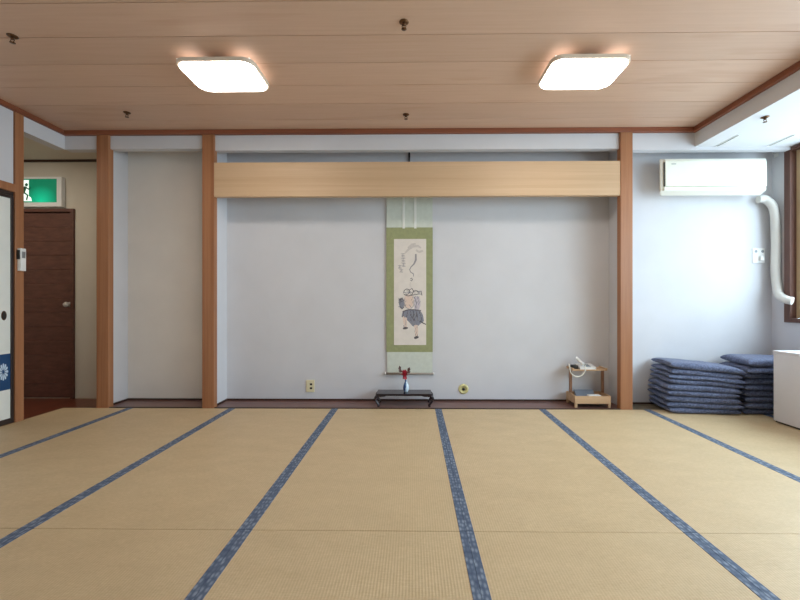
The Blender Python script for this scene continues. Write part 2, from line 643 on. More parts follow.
# posts and beam
for i, (a, b), lb in ((1, P1, 'square brown wooden post between the hall opening and the narrow alcove'),
                      (2, P2, 'square brown wooden post at the left end of the pale beam'),
                      (3, P3, 'square brown wooden post at the right end of the pale beam')):
    S('trim_%d' % i, bx(a, b, FRONT, FRONT + 0.06, -0.05, CEIL, bev=0.003), M['post'], lb, 'post')
S('trim_4', bx(LEFT - 0.09, LEFT + 0.012, 2.97, 3.036, -0.05, CEIL, bev=0.003), M['post'],
  'slim wooden post beside the paper sliding door at the left edge', 'post')
BZ0, BZ1 = az(196, 400, FRONT), az(161.5, 400, FRONT)
S('trim_5', bx(P2[1] - 0.0005, P3[0] + 0.0005, FRONT + 0.004, FRONT + 0.05, BZ0, BZ1, bev=0.003), M['beam'],
  'wide pale wooden beam across the display alcove', 'beam')
# reddish ceiling moulding
TZ = 2.383
bm = nb()
box(bm, LEFT, SOF, FRONT - 0.012, FRONT + 0.025, TZ, CEIL, bev=0.003)
S('trim_6', bm, M['post_red'], 'red-brown moulding where ceiling meets the alcove lintels', 'trim')
S('trim_7', bx(LEFT, LEFT + 0.025, NEAR, FRONT - 0.012, TZ, CEIL, bev=0.003), M['post_red_y'],
  'red-brown ceiling moulding along the left wall', 'trim')
S('trim_8', bx(SOF - 0.035, SOF, NEAR, FRONT - 0.012, TZ, CEIL, bev=0.003), M['post_red_y'],
  'red-brown ceiling moulding along the white boxed-down strip', 'trim')
# door head rail at the left
bm = nb()
box(bm, LEFT - 0.08, LEFT + 0.014, 2.0, 2.97, 1.765, 1.826, bev=0.003)
S('trim_10', bm, M['post'], 'wooden head rail over the paper sliding door', 'trim')
S('trim_11', bx(LEFT - 0.05, LEFT - 0.002, 2.0, 2.97, 1.735, 1.765), M['frame_black'],
  'dark track under the wooden head rail', 'trim')

# window in the right wall
win = thing('window_1', 'large wood-framed window at the right edge', 'window', (RIGHT, 0, 0), kind='structure')
bm = nb()
box(bm, -0.022, 0.04, WY1 - 0.055, WY1, WZ0, WZ1, bev=0.003)
box(bm, -0.022, 0.04, WY0, WY0 + 0.055, WZ0, WZ1, bev=0.003)
box(bm, -0.022, 0.04, WY0 + 0.055, WY1 - 0.055, WZ0, WZ0 + 0.035, bev=0.003)
box(bm, -0.022, 0.04, WY0 + 0.055, WY1 - 0.055, WZ1 - 0.03, WZ1, bev=0.003)
obj('window_frame', bm, M['win_dark'], win)
n = 5
wa, wb = WY0 + 0.055, WY1 - 0.055
for i in range(n):
    a = wa + (wb - wa) * i / n
    b = wa + (wb - wa) * (i + 1) / n
    dx = 0.0 if i % 2 else 0.032
    bm = nb()
    za, zb = WZ0 + 0.036, WZ1 - 0.031
    box(bm, dx, dx + 0.028, a + 0.001, a + 0.06, za, zb, bev=0.002)
    box(bm, dx, dx + 0.028, b - 0.07, b - 0.001, za, zb, bev=0.002)
    box(bm, dx, dx + 0.028, a + 0.06, b - 0.07, za, za + 0.06, bev=0.002)
    box(bm, dx, dx + 0.028, a + 0.06, b - 0.07, zb - 0.05, zb, bev=0.002)
    sash = obj('window_sash', bm, M['win_light'], win)
    obj('pane', bx(dx + 0.012, dx + 0.016, a + 0.06, b - 0.07, za + 0.06, zb - 0.05), M['glass'], sash)

# brown hall door
door = thing('door_1', 'dark brown wooden hall door with round knob under the green sign', 'door', (DX1, HALL, HF), kind='structure')
w, h = DX0 - DX1, DZ1 - HF
bm = nb()
cs = 0.032
box(bm, -cs, 0, -0.02, 0.05, 0, h, bev=0.002)
box(bm, w, w + cs, -0.02, 0.05, 0, h, bev=0.002)
box(bm, w + cs, -cs, -0.02, 0.05, h - cs, h, bev=0.002)
obj('door_frame', bm, M['door'], door)
bm = nb()
z = 0.008
rows = 13
rh = (h - cs - 0.012) / rows
for i in range(rows):
    box(bm, w + cs + 0.003, -cs - 0.003, 0.004, 0.04, z, z + rh - 0.0035, bev=0.002, seg=1)
    z += rh
box(bm, w + cs + 0.003, -cs - 0.003, 0.008, 0.04, 0.008, h - cs - 0.004)
leaf = obj('door_panel', bm, M['door'], door)
bm = nb()
kx, kz = ax(67.5, HALL - 0.03) - DX1, az(304.5, 68, HALL) - HF
lathe(bm, [(0.026, 0.004), (0.026, -0.004), (0.011, -0.006), (0.010, -0.03), (0.022, -0.036), (0.027, -0.048), (0.020, -0.062), (0.0, -0.066)],
      'Y', (kx, 0, kz))
obj('door_knob', bm, M['knob'], leaf, label='round silver door knob')

# ------------------------------------------------------------------ tatami mats
XB = [LEFT + 0.003] + [-2.47 + 0.8945 * i for i in range(7)] + [RIGHT - 0.003]
SEAM, LEN = 1.578, 1.812
colname = ['narrow one against the left wall', 'first full one from the left wall', 'second full one from the left wall',
           'in line with the scroll', 'just right of the scroll', 'in line with the telephone stand',
           'in line with the left cushion stack', 'narrow one by the window wall']
HW = 0.028


def tatami(x0, x1, y0, y1, label, hl, hr):
    t = thing('tatami_mat', label, 'tatami mat', ((x0 + x1) / 2, (y0 + y1) / 2, -0.056), group='tatami mats')
    w, l = (x1 - x0) / 2 - 0.0008, (y1 - y0) / 2 - 0.0012
    obj('woven_surface', bx(-w, w, -l, l, 0.0, 0.056, bev=0.0015, seg=1), M['tatami'], t)
    for s in ([-1] if hl else []) + ([1] if hr else []):
        bm = nb()
        a, b = sorted((s * (w + 0.0004), s * (w - HW)))
        box(bm, a, b, -l, l, 0.05, 0.0575, bev=0.0006, seg=1)
        obj('cloth_border', bm, M['border'], t)
    return t


for r, (y0, y1, rn) in enumerate(((SEAM, FRONT + 0.0, 'far row'), (SEAM - LEN, SEAM, 'near row'))):
    for i in range(8):
        tatami(XB[i], XB[i + 1], y0, y1, 'straw tatami mat with blue border, %s, %s' % (colname[i], rn), i > 0, i < 7)

# ------------------------------------------------------------------ paper sliding door at the left
PX = LEFT - 0.002
fus = thing('sliding_door', 'white paper sliding door with black frame and blue printed band', 'sliding door', (PX, 2.966, 0))
HT = 1.733
W_ = 0.93
bm = nb()
box(bm, -0.024, 0.006, -0.022, 0, 0.002, HT, bev=0.002)
box(bm, -0.024, 0.006, -W_, -W_ + 0.022, 0.002, HT, bev=0.002)
box(bm, -0.024, 0.006, -W_ + 0.022, -0.022, 0.002, 0.042, bev=0.002)
box(bm, -0.024, 0.006, -W_ + 0.022, -0.022, HT - 0.022, HT, bev=0.002)
obj('door_frame', bm, M['frame_black'], fus)
obj('paper_panel', bx(-0.02, 0.0, -W_ + 0.022, -0.022, 0.042, HT - 0.022), M['paper_white'], fus)
M['navy'] = plain('navy_print', (26, 68, 112), 0.8, 0, 0.1)
M['petal'] = plain('pale_blue_print', (196, 216, 232), 0.8, 0, 0.04)
bz0, bz1 = 0.262, 0.533
bnd = obj('printed_band', bx(0.0002, 0.0012, -0.40, -0.0225, bz0, bz1), M['navy'], fus, label='navy blue printed band with pale flowers')
bm = nb()
for cy, cz, R in ((-0.073, 0.400, 0.064), (-0.26, 0.392, 0.064)):
    for k in range(12):
        a = 2 * PI * k / 12
        pts = []
        for (rr, ww) in ((0.2, 0.0), (0.6, 0.13), (0.88, 0.16), (1.0, 0.06), (1.0, -0.06), (0.88, -0.16), (0.6, -0.13)):
            pts.append((cy + 0.55 * R * (rr * math.cos(a) - ww * math.sin(a)), cz + R * (rr * math.sin(a) + ww * math.cos(a))))
        prism(bm, pts, 0.0012, 0.0016, axis='X')
obj('flower_print', bm, M['petal'], bnd)
bm = nb()
pts_o = [(-0.069 + 0.019 * math.cos(a), 0.822 + 0.036 * math.sin(a)) for a in [2 * PI * k / 24 for k in range(24)]]
pts_i = [(-0.069 + 0.013 * math.cos(a), 0.822 + 0.028 * math.sin(a)) for a in [2 * PI * k / 24 for k in range(24)]]
prism(bm, pts_o, 0.0, 0.003, bev=0.001, axis='X')
prism(bm, pts_i, 0.003, 0.0038, axis='X', mi=1)
obj('door_pull', bm, [M['dark_brass'], M['dark_hole']], fus, label='dark oval metal finger pull')

# white control unit on the slim post
cu = thing('wall_switch', 'small white control unit fixed to the slim wooden post', 'switch', (LEFT + 0.012, 3.004, az(271, 22, 3.0)))
obj('body', bx(0.0, 0.03, -0.022, 0.020, 0.0, 0.175, bev=0.004), M['white_pl'], cu)
obj('grip', bx(0.0, 0.024, -0.029, -0.0225, 0.09, 0.16, bev=0.001), M['dark_hole'], cu, label='dark slot beside the white cover')
obj('button_panel', bx(0.0295, 0.0315, -0.014, 0.012, 0.10, 0.15, bev=0.0006), M['grey_metal'], cu)

# green exit sign
sx1 = ax(61, HALL - 0.05)
sg = thing('exit_sign', 'glowing green exit sign with white running figure above the hall door', 'sign', (sx1, HALL, az(206.5, 45, HALL - 0.05)))
sw, sh = -0.52, az(176.5, 45, HALL - 0.05) - az(206.5, 45, HALL - 0.05)
bm = nb()
box(bm, sw, 0, -0.045, 0, 0, sh, bev=0.004)
obj('housing', bm, M['white_pl'], sg)


def sign_face():
    k = NT('sign_green')
    tc = k.n('ShaderNodeTexCoord')
    vm = k.n('ShaderNodeVectorMath', operation='DISTANCE')
    vm.inputs[1].default_value = (-0.20, -0.047, 0.055)      # emission is strongest here
    k.l(tc.outputs['Object'], vm.inputs[0])
    f = k.ramp(vm.outputs['Value'], [(0.0, (1, 1, 1, 1)), (0.16, (0.16, 0.16, 0.16, 1))])
    k.base(lin((4, 136, 100)))
    k.b.inputs['Emission Color'].default_value = lin((12, 196, 148))
    mu = k.n('ShaderNodeMath', operation='MULTIPLY'); mu.inputs[1].default_value = 0.85
    k.l(f, mu.inputs[0])
    k.l(mu.outputs[0], k.b.inputs['Emission Strength'])
    k.b.inputs['Roughness'].default_value = 0.3
    return k.m


fr_ = 0.055
gx1 = ax(56.3, HALL - 0.05) - sx1
gz0, gz1 = az(202.2, 45, HALL - 0.05) - (az(206.5, 45, HALL - 0.05)), sh - 0.022
face = obj('green_panel', bx(sw - gx1 - 0.0, gx1, -0.047, -0.0452, gz0, gz1), M.setdefault('green', sign_face()), sg)
M['sign_white'] = emit('sign_white_lit', (235, 250, 240), 0.9)
bm = nb()
wx1 = ax(30.5, HALL - 0.05) - sx1
wx0 = wx1 - 0.17
y0, y1 = -0.0482, -0.0472
prism(bm, [(wx0, gz0 + 0.012), (wx1 - 0.02, gz0 + 0.012), (wx1 - 0.02, gz1 - 0.012), (wx0, gz1 - 0.012)], y0, y1, axis='Y')
# stepping foot of the doorway's base line
prism(bm, [(wx1 - 0.02, gz0 + 0.012), (wx1 + 0.012, gz0 + 0.012), (wx1, gz0 + 0.05), (wx1 - 0.02, gz0 + 0.06)], y0, y1, axis='Y')
obj('doorway_symbol', bm, M['sign_white'], face)
M['runner'] = emit('sign_dark_green', (14, 90, 66), 0.1)
bm = nb()
y0, y1 = -0.0492, -0.0483
cx = wx0 + 0.10


def limb(bm, pts, w):
    for a, b in zip(pts, pts[1:]):
        a, b = Vector(a), Vector(b)
        d = (b - a).normalized() * w * 0.5
        nrm = Vector((-d.y, d.x))
        prism(bm, [tuple(a - d * 0.6 + nrm), tuple(a - d * 0.6 - nrm), tuple(b + d * 0.6 - nrm), tuple(b + d * 0.6 + nrm)], y0, y1, axis='Y')


zc = gz0 + 0.10
prism(bm, [(cx + 0.028 + 0.016 * math.cos(a), zc + 0.075 + 0.016 * math.sin(a)) for a in [2 * PI * k / 14 for k in range(14)]], y0, y1, axis='Y')
limb(bm, [(cx + 0.018, zc + 0.05), (cx, zc)], 0.026)
limb(bm, [(cx + 0.018, zc + 0.05), (cx + 0.05, zc + 0.03), (cx + 0.066, zc + 0.045)], 0.012)
limb(bm, [(cx + 0.016, zc + 0.05), (cx - 0.03, zc + 0.045), (cx - 0.04, zc + 0.02)], 0.012)
limb(bm, [(cx, zc), (cx + 0.04, zc - 0.03), (cx + 0.03, zc - 0.075)], 0.015)
limb(bm, [(cx, zc), (cx - 0.025, zc - 0.04), (cx - 0.07, zc - 0.05)], 0.015)
obj('running_figure', bm, M['runner'], face, label='dark running figure')

# ------------------------------------------------------------------ ceiling lamps
M['glow'] = M['lamp']


def ceiling_lamp(xc, label):
    t = thing('ceiling_lamp', label, 'ceiling light', (xc, 2.475, CEIL - 0.018), group='ceiling lamps')
    W, D = 0.236, 0.168
    bm = nb()
    # shallow dished diffuser under a pale translucent housing
    rings = []
    for s, z, r in ((0.965, -0.0535, 0.07), (0.96, -0.057, 0.072), (0.92, -0.062, 0.075), (0.6, -0.065, 0.06)):
        rings.append([bm.verts.new((p[0], p[1], z)) for p in rrect(-W * s, W * s, -D * s, D * s, r * s)])
    for a, b in zip(rings, rings[1:]):
        for i in range(len(a)):
            f = bm.faces.new((a[i], a[(i + 1) % len(a)], b[(i + 1) % len(b)], b[i])); f.smooth = True
    bm.faces.new(rings[0]); bm.faces.new(rings[-1])
    obj('diffuser', bm, M['lamp'], t)
    bm = nb()
    prism(bm, rrect(-W, W, -D, D, 0.06), -0.053, -0.028, bev=0.003)
    obj('housing', bm, M['lamp_frame'], t)
    for a in (-1, 1):
        obj('back_light', bx(a * 0.165 - 0.055, a * 0.165 + 0.055, -D * 0.9, D * 0.9, -0.0279, -0.0262), M['backlit'], t)
    bm = nb()
    lathe(bm, [(0.10, 0.018), (0.10, -0.012), (0.085, -0.0275)], 'Z', seg=28)
    obj('mount', bm, M['lamp_base'], t)
    return t


ceiling_lamp(ax(211.8, 2.31), 'lit rectangular white ceiling lamp nearer the hall doorway')
ceiling_lamp(ax(594, 2.31), 'lit rectangular white ceiling lamp nearer the window')

# ------------------------------------------------------------------ sprinkler heads
def sprinkler(x, y, z, label, m):
    t = thing('sprinkler_head', label, 'sprinkler', (x, y, z), group='sprinkler heads')
    bm = nb()
    lathe(bm, [(0.026, 0.0), (0.026, -0.003), (0.018, -0.008), (0.010, -0.009)], 'Z', seg=18)
    obj('escutcheon', bm, m, t)
    bm = nb()
    lathe(bm, [(0.009, -0.008), (0.009, -0.018), (0.006, -0.02)], 'Z', seg=12)
    for s in (-1, 1):
        tube(bm, [(s * 0.007, 0, -0.018), (s * 0.011, 0, -0.026), (s * 0.003, 0, -0.036)], 0.0022, 6)
    obj('yoke', bm, M['dark_brass'], t)
    bm = nb()
    lathe(bm, [(0.003, -0.034), (0.014, -0.037), (0.014, -0.0385), (0.0, -0.039)], 'Z', seg=14)
    obj('deflector', bm, M['dark_brass'], t)


def on_ceiling(px, py, z):
    d = (z - EYE) * F / (PPY - py)
    y = d
    for _ in range(4):
        y = (d + ax(px, y) * SA) / CA
    return ax(px, y), y


for px, py, z, lb, m in ((404, 22, CEIL, 'brass sprinkler head on the wood ceiling, middle one nearest the viewer', 'dark_brass'),
                         (406, 114.5, CEIL, 'brass sprinkler head on the wood ceiling above the scroll', 'dark_brass'),
                         (12.5, 36, CEIL, 'brass sprinkler head on the wood ceiling near the left wall', 'dark_brass'),
                         (127, 112.5, CEIL, 'brass sprinkler head on the wood ceiling in front of the narrow alcove', 'dark_brass'),
                         (765, 117, SOFZ, 'dark sprinkler head on the white boxed-down strip', 'dark_brass')):
    x, y = on_ceiling(px, py, z)
    sprinkler(x, y, z, lb, M[m])

# thin slots in the boxed-down strip
for px, lb in ((713.5, 'thin grey slot in the white ceiling strip above the middle of the air conditioner'),
               (764, 'thin grey slot in the white ceiling strip closest to the window')):
    x, _ = on_ceiling(px, 148, SOFZ)
    t = thing('slot_vent', lb, 'vent', (x, 3.29, SOFZ), group='ceiling slots')
    bm = nb()
    for s in (-1, 1):
        box(bm, s * 0.009 - 0.003, s * 0.009 + 0.003, -0.12, 0.12, -0.004, 0)
    for s in (-1, 1):
        box(bm, -0.006, 0.006, s * 0.117 - 0.003, s * 0.117 + 0.003, -0.004, 0)
    obj('slot_frame', bm, M['white_pl'], t)
    obj('slot_gap', bx(-0.006, 0.006, -0.114, 0.114, -0.0015, 0), M['ac_dark'], t)

# ------------------------------------------------------------------ air conditioner
ad = 3.43
ax0, ax1 = ax(661.5, ad), ax(767.5, ad)
az0, az1 = az(194, 715, ad), az(157, 715, ad)
ac = thing('air_conditioner', 'cream wall-mounted air conditioner on the bright back wall', 'air conditioner', ((ax0 + ax1) / 2, RBACK, az0))
hw, hh, dp = (ax1 - ax0) / 2, az1 - az0, RBACK - ad
bm = nb()
side = [(-0.002, 0.06), (-0.05, 0.045), (-dp + 0.06, 0.004), (-dp + 0.016, 0.03), (-dp + 0.016, hh - 0.03), (-dp + 0.03, hh - 0.006), (-dp + 0.05, hh), (-0.002, hh)]
prism(bm, side, -hw, hw, bev=0.010, axis='X')
for v in bm.verts:                       # the casing narrows towards the wall
    k_ = max(0.0, (v.co.y + dp - 0.03) / (dp - 0.03))
    v.co.x *= 1 - (0.26 if v.co.x < 0 else 0.06) * k_
obj('body', bm, M['ac_side'], ac)
bm = nb()
fp = [(-dp + 0.015, 0.066), (-dp - 0.002, 0.070), (-dp, hh - 0.035), (-dp + 0.010, hh - 0.012), (-dp + 0.016, hh - 0.012)]
prism(bm, fp, -hw + 0.034, hw - 0.006, bev=0.003, axis='X')
pn = obj('front_panel', bm, M['ac'], ac)
bm = nb()
box(bm, -hw + 0.085, -hw + 0.125, -dp - 0.0022, -dp - 0.0008, hh - 0.062, hh - 0.056)
obj('badge', bm, M['grey_metal'], pn)
bm = nb()
lv = [(-dp + 0.015, 0.030), (-dp + 0.002, 0.036), (-dp, 0.062), (-dp + 0.015, 0.062)]
prism(bm, lv, -hw + 0.026, hw - 0.01, bev=0.002, axis='X')
obj('louver', bm, M['ac'], ac)
bm = nb()
box(bm, -hw + 0.027, -hw + 0.0335, -dp + 0.004, -dp + 0.0155, 0.07, hh - 0.04)
obj('panel_gap', bm, M['ac_dark'], ac, label='dark curved gap beside the front panel')
bm = nb()
for k in range(3):
    box(bm, hw - 0.10 + k * 0.022, hw - 0.088 + k * 0.022, -dp - 0.001, -dp + 0.004, 0.046, 0.052)
obj('indicator', bm, M['grey_metal'], ac)

# refrigerant pipe
def smooth_path(pts, n=6):
    pts = [Vector(p) for p in pts]
    out = []
    P = [pts[0]] + pts + [pts[-1]]
    for i in range(1, len(P) - 2):
        for k in range(n):
            t = k / n
            a, b, c, d = P[i - 1], P[i], P[i + 1], P[i + 2]
            out.append(0.5 * ((2 * b) + (c - a) * t + (2 * a - 5 * b + 4 * c - d) * t * t + (3 * b - a - 3 * c + d) * t ** 3))
    out.append(pts[-1])
    return out


bm = nb()
pd = 3.54
pp = [(ax(758, pd + .03), pd + .03, az(194.5, 758, pd) - .036), (ax(768, pd), pd + .02, az(197, 768, pd) - .02), (ax(774, pd), pd, az(210, 774, pd)),
      (ax(776, pd), pd, az(240, 776, pd)), (ax(775.5, pd), pd, az(270, 775, pd)), (ax(776, pd), pd - .01, az(286, 776, pd)),
      (ax(779.5, 3.50), 3.50, az(295, 780, 3.50)), (ax(786, 3.43), 3.43, az(299.5, 787, 3.43)), (RIGHT - 0.03, 3.39, az(301, 791, 3.39))]
tube(bm, smooth_path(pp), 0.034, 14)
obj('pipe', bm, M['pipe'], label='white wrapped pipe running down the corner from the air conditioner', cat='pipe')
o = thing('wall_hook', 'tiny white hook high in the corner right of the air conditioner', 'hook', (RIGHT, 3.57, az(157, 774, 3.57)))
bm = nb()
box(bm, -0.006, 0, -0.02, 0.02, 0, 0.05, bev=0.002)
obj('plate', bm, M['white_pl'], o)
bm = nb()
tube(bm, [(-0.006, 0, 0.035), (-0.03, 0, 0.028), (-0.034, 0, 0.045)], 0.007, 8)
obj('prong', bm, M['white_pl'], o)

# outlets
ot = thing('wall_outlet', 'small white outlet plate under the air conditioner, beside the pipe', 'outlet', (ax(758, RBACK), RBACK, az(263, 758, RBACK)))
bm = nb()
box(bm, -0.055, 0.055, -0.008, 0, 0, 0.135, bev=0.003)
obj('plate', bm, M['white_pl'], ot)
bm = nb()
for x, z in ((-0.026, 0.105), (0.034, 0.105)):
    pass
    b2 = nb()
    lathe(b2, [(0.013, -0.0095), (0.013, -0.0078)], 'Y', (x, 0, z), 14)
    obj('socket_hole', b2, M['grey_metal'], ot)
bm.free()
obj('plug', bx(0.0, 0.035, -0.03, -0.0082, 0.02, 0.06, bev=0.003), M['white_pl'], ot)
ot = thing('wall_outlet', 'cream two-slot outlet low on the display alcove wall, left of the scroll', 'outlet', (ax(310.5, BACK), BACK, az(392, 310, BACK)))
obj('plate', bx(-0.04, 0.04, -0.009, 0, 0, 0.115, bev=0.004), M['cream_plate'], ot)
bm = nb()
for z in (0.038, 0.075):
    box(bm, -0.004, 0.018, -0.0105, -0.0085, z - 0.009, z + 0.009, bev=0.001)
obj('slot', bm, M['dark_hole'], ot)
ot = thing('wall_socket', 'round brass socket low on the alcove wall, right of the black stand', 'outlet', (ax(463.5, BACK), BACK, az(389, 463, BACK)))
bm = nb()
lathe(bm, [(0.048, 0.0), (0.048, -0.004), (0.040, -0.010), (0.028, -0.011), (0.026, -0.006), (0.0, -0.006)], 'Y', seg=26)
obj('ring', bm, M['brass'], ot)
bm = nb()
lathe(bm, [(0.013, -0.006), (0.013, -0.013), (0.0, -0.013)], 'Y', seg=14)
obj('jack', bm, M['dark_hole'], ot)

# ------------------------------------------------------------------ hanging scroll
SD = BACK - 0.014
sc_ = (SD * CA) / F
mid = ax(409.5, SD)
zb = az(373.5, 409, SD)
scr = thing('hanging_scroll', 'tall hanging scroll with green silk mount on the display alcove wall', 'hanging scroll', (mid, SD, zb))


def sx(px):
    return ax(px, SD) - mid


def sz(py):
    return az(py, 409, SD) - zb


M['silk_pale'] = plain('pale_celadon_silk', (202, 208, 198), 0.8, 0, 0.05, 30)
M['silk_green'] = plain('moss_green_silk', (150, 154, 112), 0.8, 0, 0.08, 40)
M['art_paper'] = plain('cream_art_paper', (222, 214, 206), 0.85, 0, 0.04, 20)
M['ink'] = plain('ink', (92, 88, 92), 0.9, 0, 0.2, 60)
M['ink_soft'] = plain('diluted_ink', (202, 194, 188), 0.9, 0, 0.08, 60)
M['ink_blue'] = plain('blue_grey_wash', (136, 138, 150), 0.9, 0, 0.25, 120)
M['skin_wash'] = plain('pink_wash', (220, 198, 184), 0.9, 0, 0.06, 60)
M['lilac_wash'] = plain('lilac_wash', (200, 190, 198), 0.9, 0, 0.08, 60)
M['roller'] = plain('roller_wood', (150, 138, 126), 0.6)
TOPZ = sz(176)
GX0, GX1 = sx(386.5), sx(432.5)
obj('upper_silk', bx(GX0, GX1, -0.001, 0.001, sz(227.5), TOPZ), M['silk_pale'], scr)
obj('green_silk', bx(GX0 - 0.002, GX1 + 0.002, -0.0016, 0.001, sz(352), sz(227.5)), M['silk_green'], scr)
obj('lower_silk', bx(GX0 + 0.006, GX1, -0.001, 0.001, sz(372.5), sz(352)), M['silk_pale'], scr)
pap = obj('painting', bx(sx(394), sx(426.2), -0.0026, -0.0016, sz(345), sz(239)), M['art_paper'], scr, label='ink painting of a dancing figure on cream paper')
for px in (403.7, 415.3):
    obj('hanging_strip', bx(sx(px) - 0.011, sx(px) + 0.011, -0.004, -0.0018, sz(228.5), TOPZ), M['paper_white'], scr)
bm = nb()
lathe(bm, [(0.010, GX0 - 0.003), (0.010, GX1 + 0.003)], 'X', (0, -0.002, 0.0), 14)
rod = obj('roller', bm, M['roller'], scr)
bm = nb()
for s, x in ((-1, GX0 - 0.003), (1, GX1 + 0.003)):
    a = x
    bm = nb()
    lathe(bm, [(0.009, a), (0.013, a + s * 0.004), (0.014, a + s * 0.011), (0.0, a + s * 0.014)], 'X', (0, -0.002, 0), 12)
    obj('roller_knob', bm, M['white_pl'], rod)
bm = nb()
box(bm, GX0 - 0.004, GX1 + 0.004, -0.008, 0.006, TOPZ, TOPZ + 0.012, bev=0.002)
obj('top_bar', bm, M['stand_dark'], scr)
bm = nb()
hk = CEIL - 0.02 - zb
tube(bm, [(-0.09, -0.002, TOPZ + 0.012), (sx(409.3), -0.002, TOPZ + 0.075), (0.09, -0.002, TOPZ + 0.012)], 0.002, 6)
tube(bm, [(sx(409.3), -0.002, TOPZ + 0.07), (sx(409.3), -0.002, hk)], 0.0085, 8)
obj('hanger', bm, M['lacquer'], scr, label='dark hanger rod and cord')


def ribbon(bm, pts, w, lay, mi):
    """brush stroke: pts in photo-drawn picture units, w in the same units"""
    P = [Vector((sx(x), sz(y))) for x, y in pts]
    n = len(P)
    ws = w if isinstance(w, (list, tuple)) else [w * (0.55 + 0.45 * math.sin(PI * (i + 0.5) / n)) for i in range(n)]
    L, R = [], []
    for i, p in enumerate(P):
        d = (P[min(i + 1, n - 1)] - P[max(i - 1, 0)]).normalized()
        nr = Vector((-d.y, d.x)) * ws[i] * sc_ * 0.5
        L.append(bm.verts.new((p.x + nr.x, lay, p.y + nr.y)))
        R.append(bm.verts.new((p.x - nr.x, lay, p.y - nr.y)))
    for i in range(n - 1):
        bm.faces.new((L[i], L[i + 1], R[i + 1], R[i])).material_index = mi


def blob(bm, pts, lay, mi):
    bm.faces.new([bm.verts.new((sx(x), lay, sz(y))) for x, y in pts]).material_index = mi


bm = nb()
L0, L1, L2 = -0.0028, -0.0030, -0.0032
# pale cloud and rising smoke
ribbon(bm, [(405, 253), (409, 249), (413, 246.5), (418, 246), (421, 248)], 2.4, L0, 1)
ribbon(bm, [(408, 248), (412, 244.5), (416, 244)], 2.2, L0, 1)
ribbon(bm, [(416, 250), (419, 252), (423, 251)], 2.4, L0, 1)
ribbon(bm, [(415.8, 254), (415.8, 260), (414, 264), (411, 267), (409.7, 269.5), (410.5, 272), (413.5, 274), (413.6, 276.5)], [1.6, 2.0, 1.5, 1.0, 0.9, 0.9, 1.0, 0.6], L1, 2)
ribbon(bm, [(410.3, 279), (411.6, 278), (412.4, 279.5), (411.5, 281), (410.3, 280)], 0.8, L1, 0)
ribbon(bm, [(410.5, 282), (410, 285), (411.5, 288)], 0.5, L1, 1)
# two columns of brushed characters
for (cx0, cy0, s_) in ((403.0, 255.5, 1.2), (403.2, 260.3, 1.2), (403.6, 265, 1.1), (399.8, 267, 1.0), (401.2, 270.8, 1.0)):
    for dx, dy, ex, ey in ((-1.8, -1.2, 1.8, -1.4), (-1.4, 0.3, 1.5, 0.1), (0, -1.7, -0.2, 1.6), (-1.6, 1.5, 1.7, 1.4)):
        j = random.uniform(-0.3, 0.3)
        ribbon(bm, [(cx0 + dx * s_, cy0 + (dy + j) * s_), (cx0 + (dx + ex) / 2 * s_, cy0 + (dy + ey) / 2 * s_ - 0.2), (cx0 + ex * s_, cy0 + ey * s_)], 0.55, L1, 2)
# figure: torso, arms, skirt, legs
blob(bm, [(405, 296), (409, 294.5), (413, 296), (414, 301), (412.5, 306), (409, 309), (405, 307), (403.5, 301)], L0, 4)
blob(bm, [(414, 297), (418, 296), (420, 299), (420.5, 306), (418, 311), (414.5, 311)], L0, 5)
blob(bm, [(399.2, 299), (402.5, 297.5), (404, 300), (404.2, 304), (403, 309), (400, 308), (398.8, 303)], L1, 3)
blob(bm, [(402.5, 312), (407, 310), (414, 309.5), (420, 310), (423, 315), (424, 321), (419, 325), (416.5, 327.5), (412.5, 326), (409, 322), (405, 318), (401.5, 317)], L0, 3)
for x0, x1 in ((404, 402.5), (407.5, 406.5), (410.5, 411), (413.5, 414), (416, 418), (419, 422)):
    ribbon(bm, [(x0, 311), ((x0 + x1) / 2, 315), (x1, 321 if x0 > 409 else 317)], 0.7, L1, 0)
blob(bm, [(402.8, 316), (407, 318), (407, 323), (406.8, 328), (404.4, 328), (403.2, 322)], L1, 4)
blob(bm, [(414, 325), (417.8, 325), (418, 331), (417.5, 337), (415, 337), (414.8, 331)], L1, 4)
blob(bm, [(402.8, 328), (405.4, 326.8), (408, 327.4), (407.8, 328.6), (405, 329.4), (403, 329.2)], L2, 0)
blob(bm, [(414, 337.2), (416.5, 335.8), (418.8, 336.6), (418.4, 338), (415.6, 339), (414.2, 338.6)], L2, 0)
ribbon(bm, [(420, 321), (423, 323), (428 - 2, 324.4)], 1.1, L2, 0)
# head-dress and outline strokes
ribbon(bm, [(403.6, 293.5), (404.2, 290.5), (406.5, 289), (409, 289.5), (410, 292), (408, 294), (405.5, 295)], 0.8, L2, 0)
ribbon(bm, [(409.5, 290), (412, 288.5), (413.5, 291), (412, 294.5), (410, 294)], 0.8, L2, 0)
ribbon(bm, [(413, 292), (416, 290.5), (419, 292.5), (421, 291), (422, 295.5)], 0.9, L2, 0)
ribbon(bm, [(403.8, 294.5), (408, 296), (413, 295), (419, 294)], 0.8, L2, 0)
ribbon(bm, [(405, 298), (404, 302), (406, 307.5), (410, 309.5), (413.5, 306), (414, 300)], 0.6, L2, 2)
ribbon(bm, [(399, 299.5), (401.5, 298), (403.5, 300.5)], 0.8, L2, 0)
ribbon(bm, [(399.8, 306), (402, 309), (404, 307)], 1.0, L2, 0)
ribbon(bm, [(413, 296.5), (415.5, 299), (416.5, 304), (415, 309)], 0.7, L2, 3)
ribbon(bm, [(402.5, 311.5), (408, 309.8), (415, 309.8), (421, 310.5)], 1.1, L2, 0)
rg = random.Random(3)
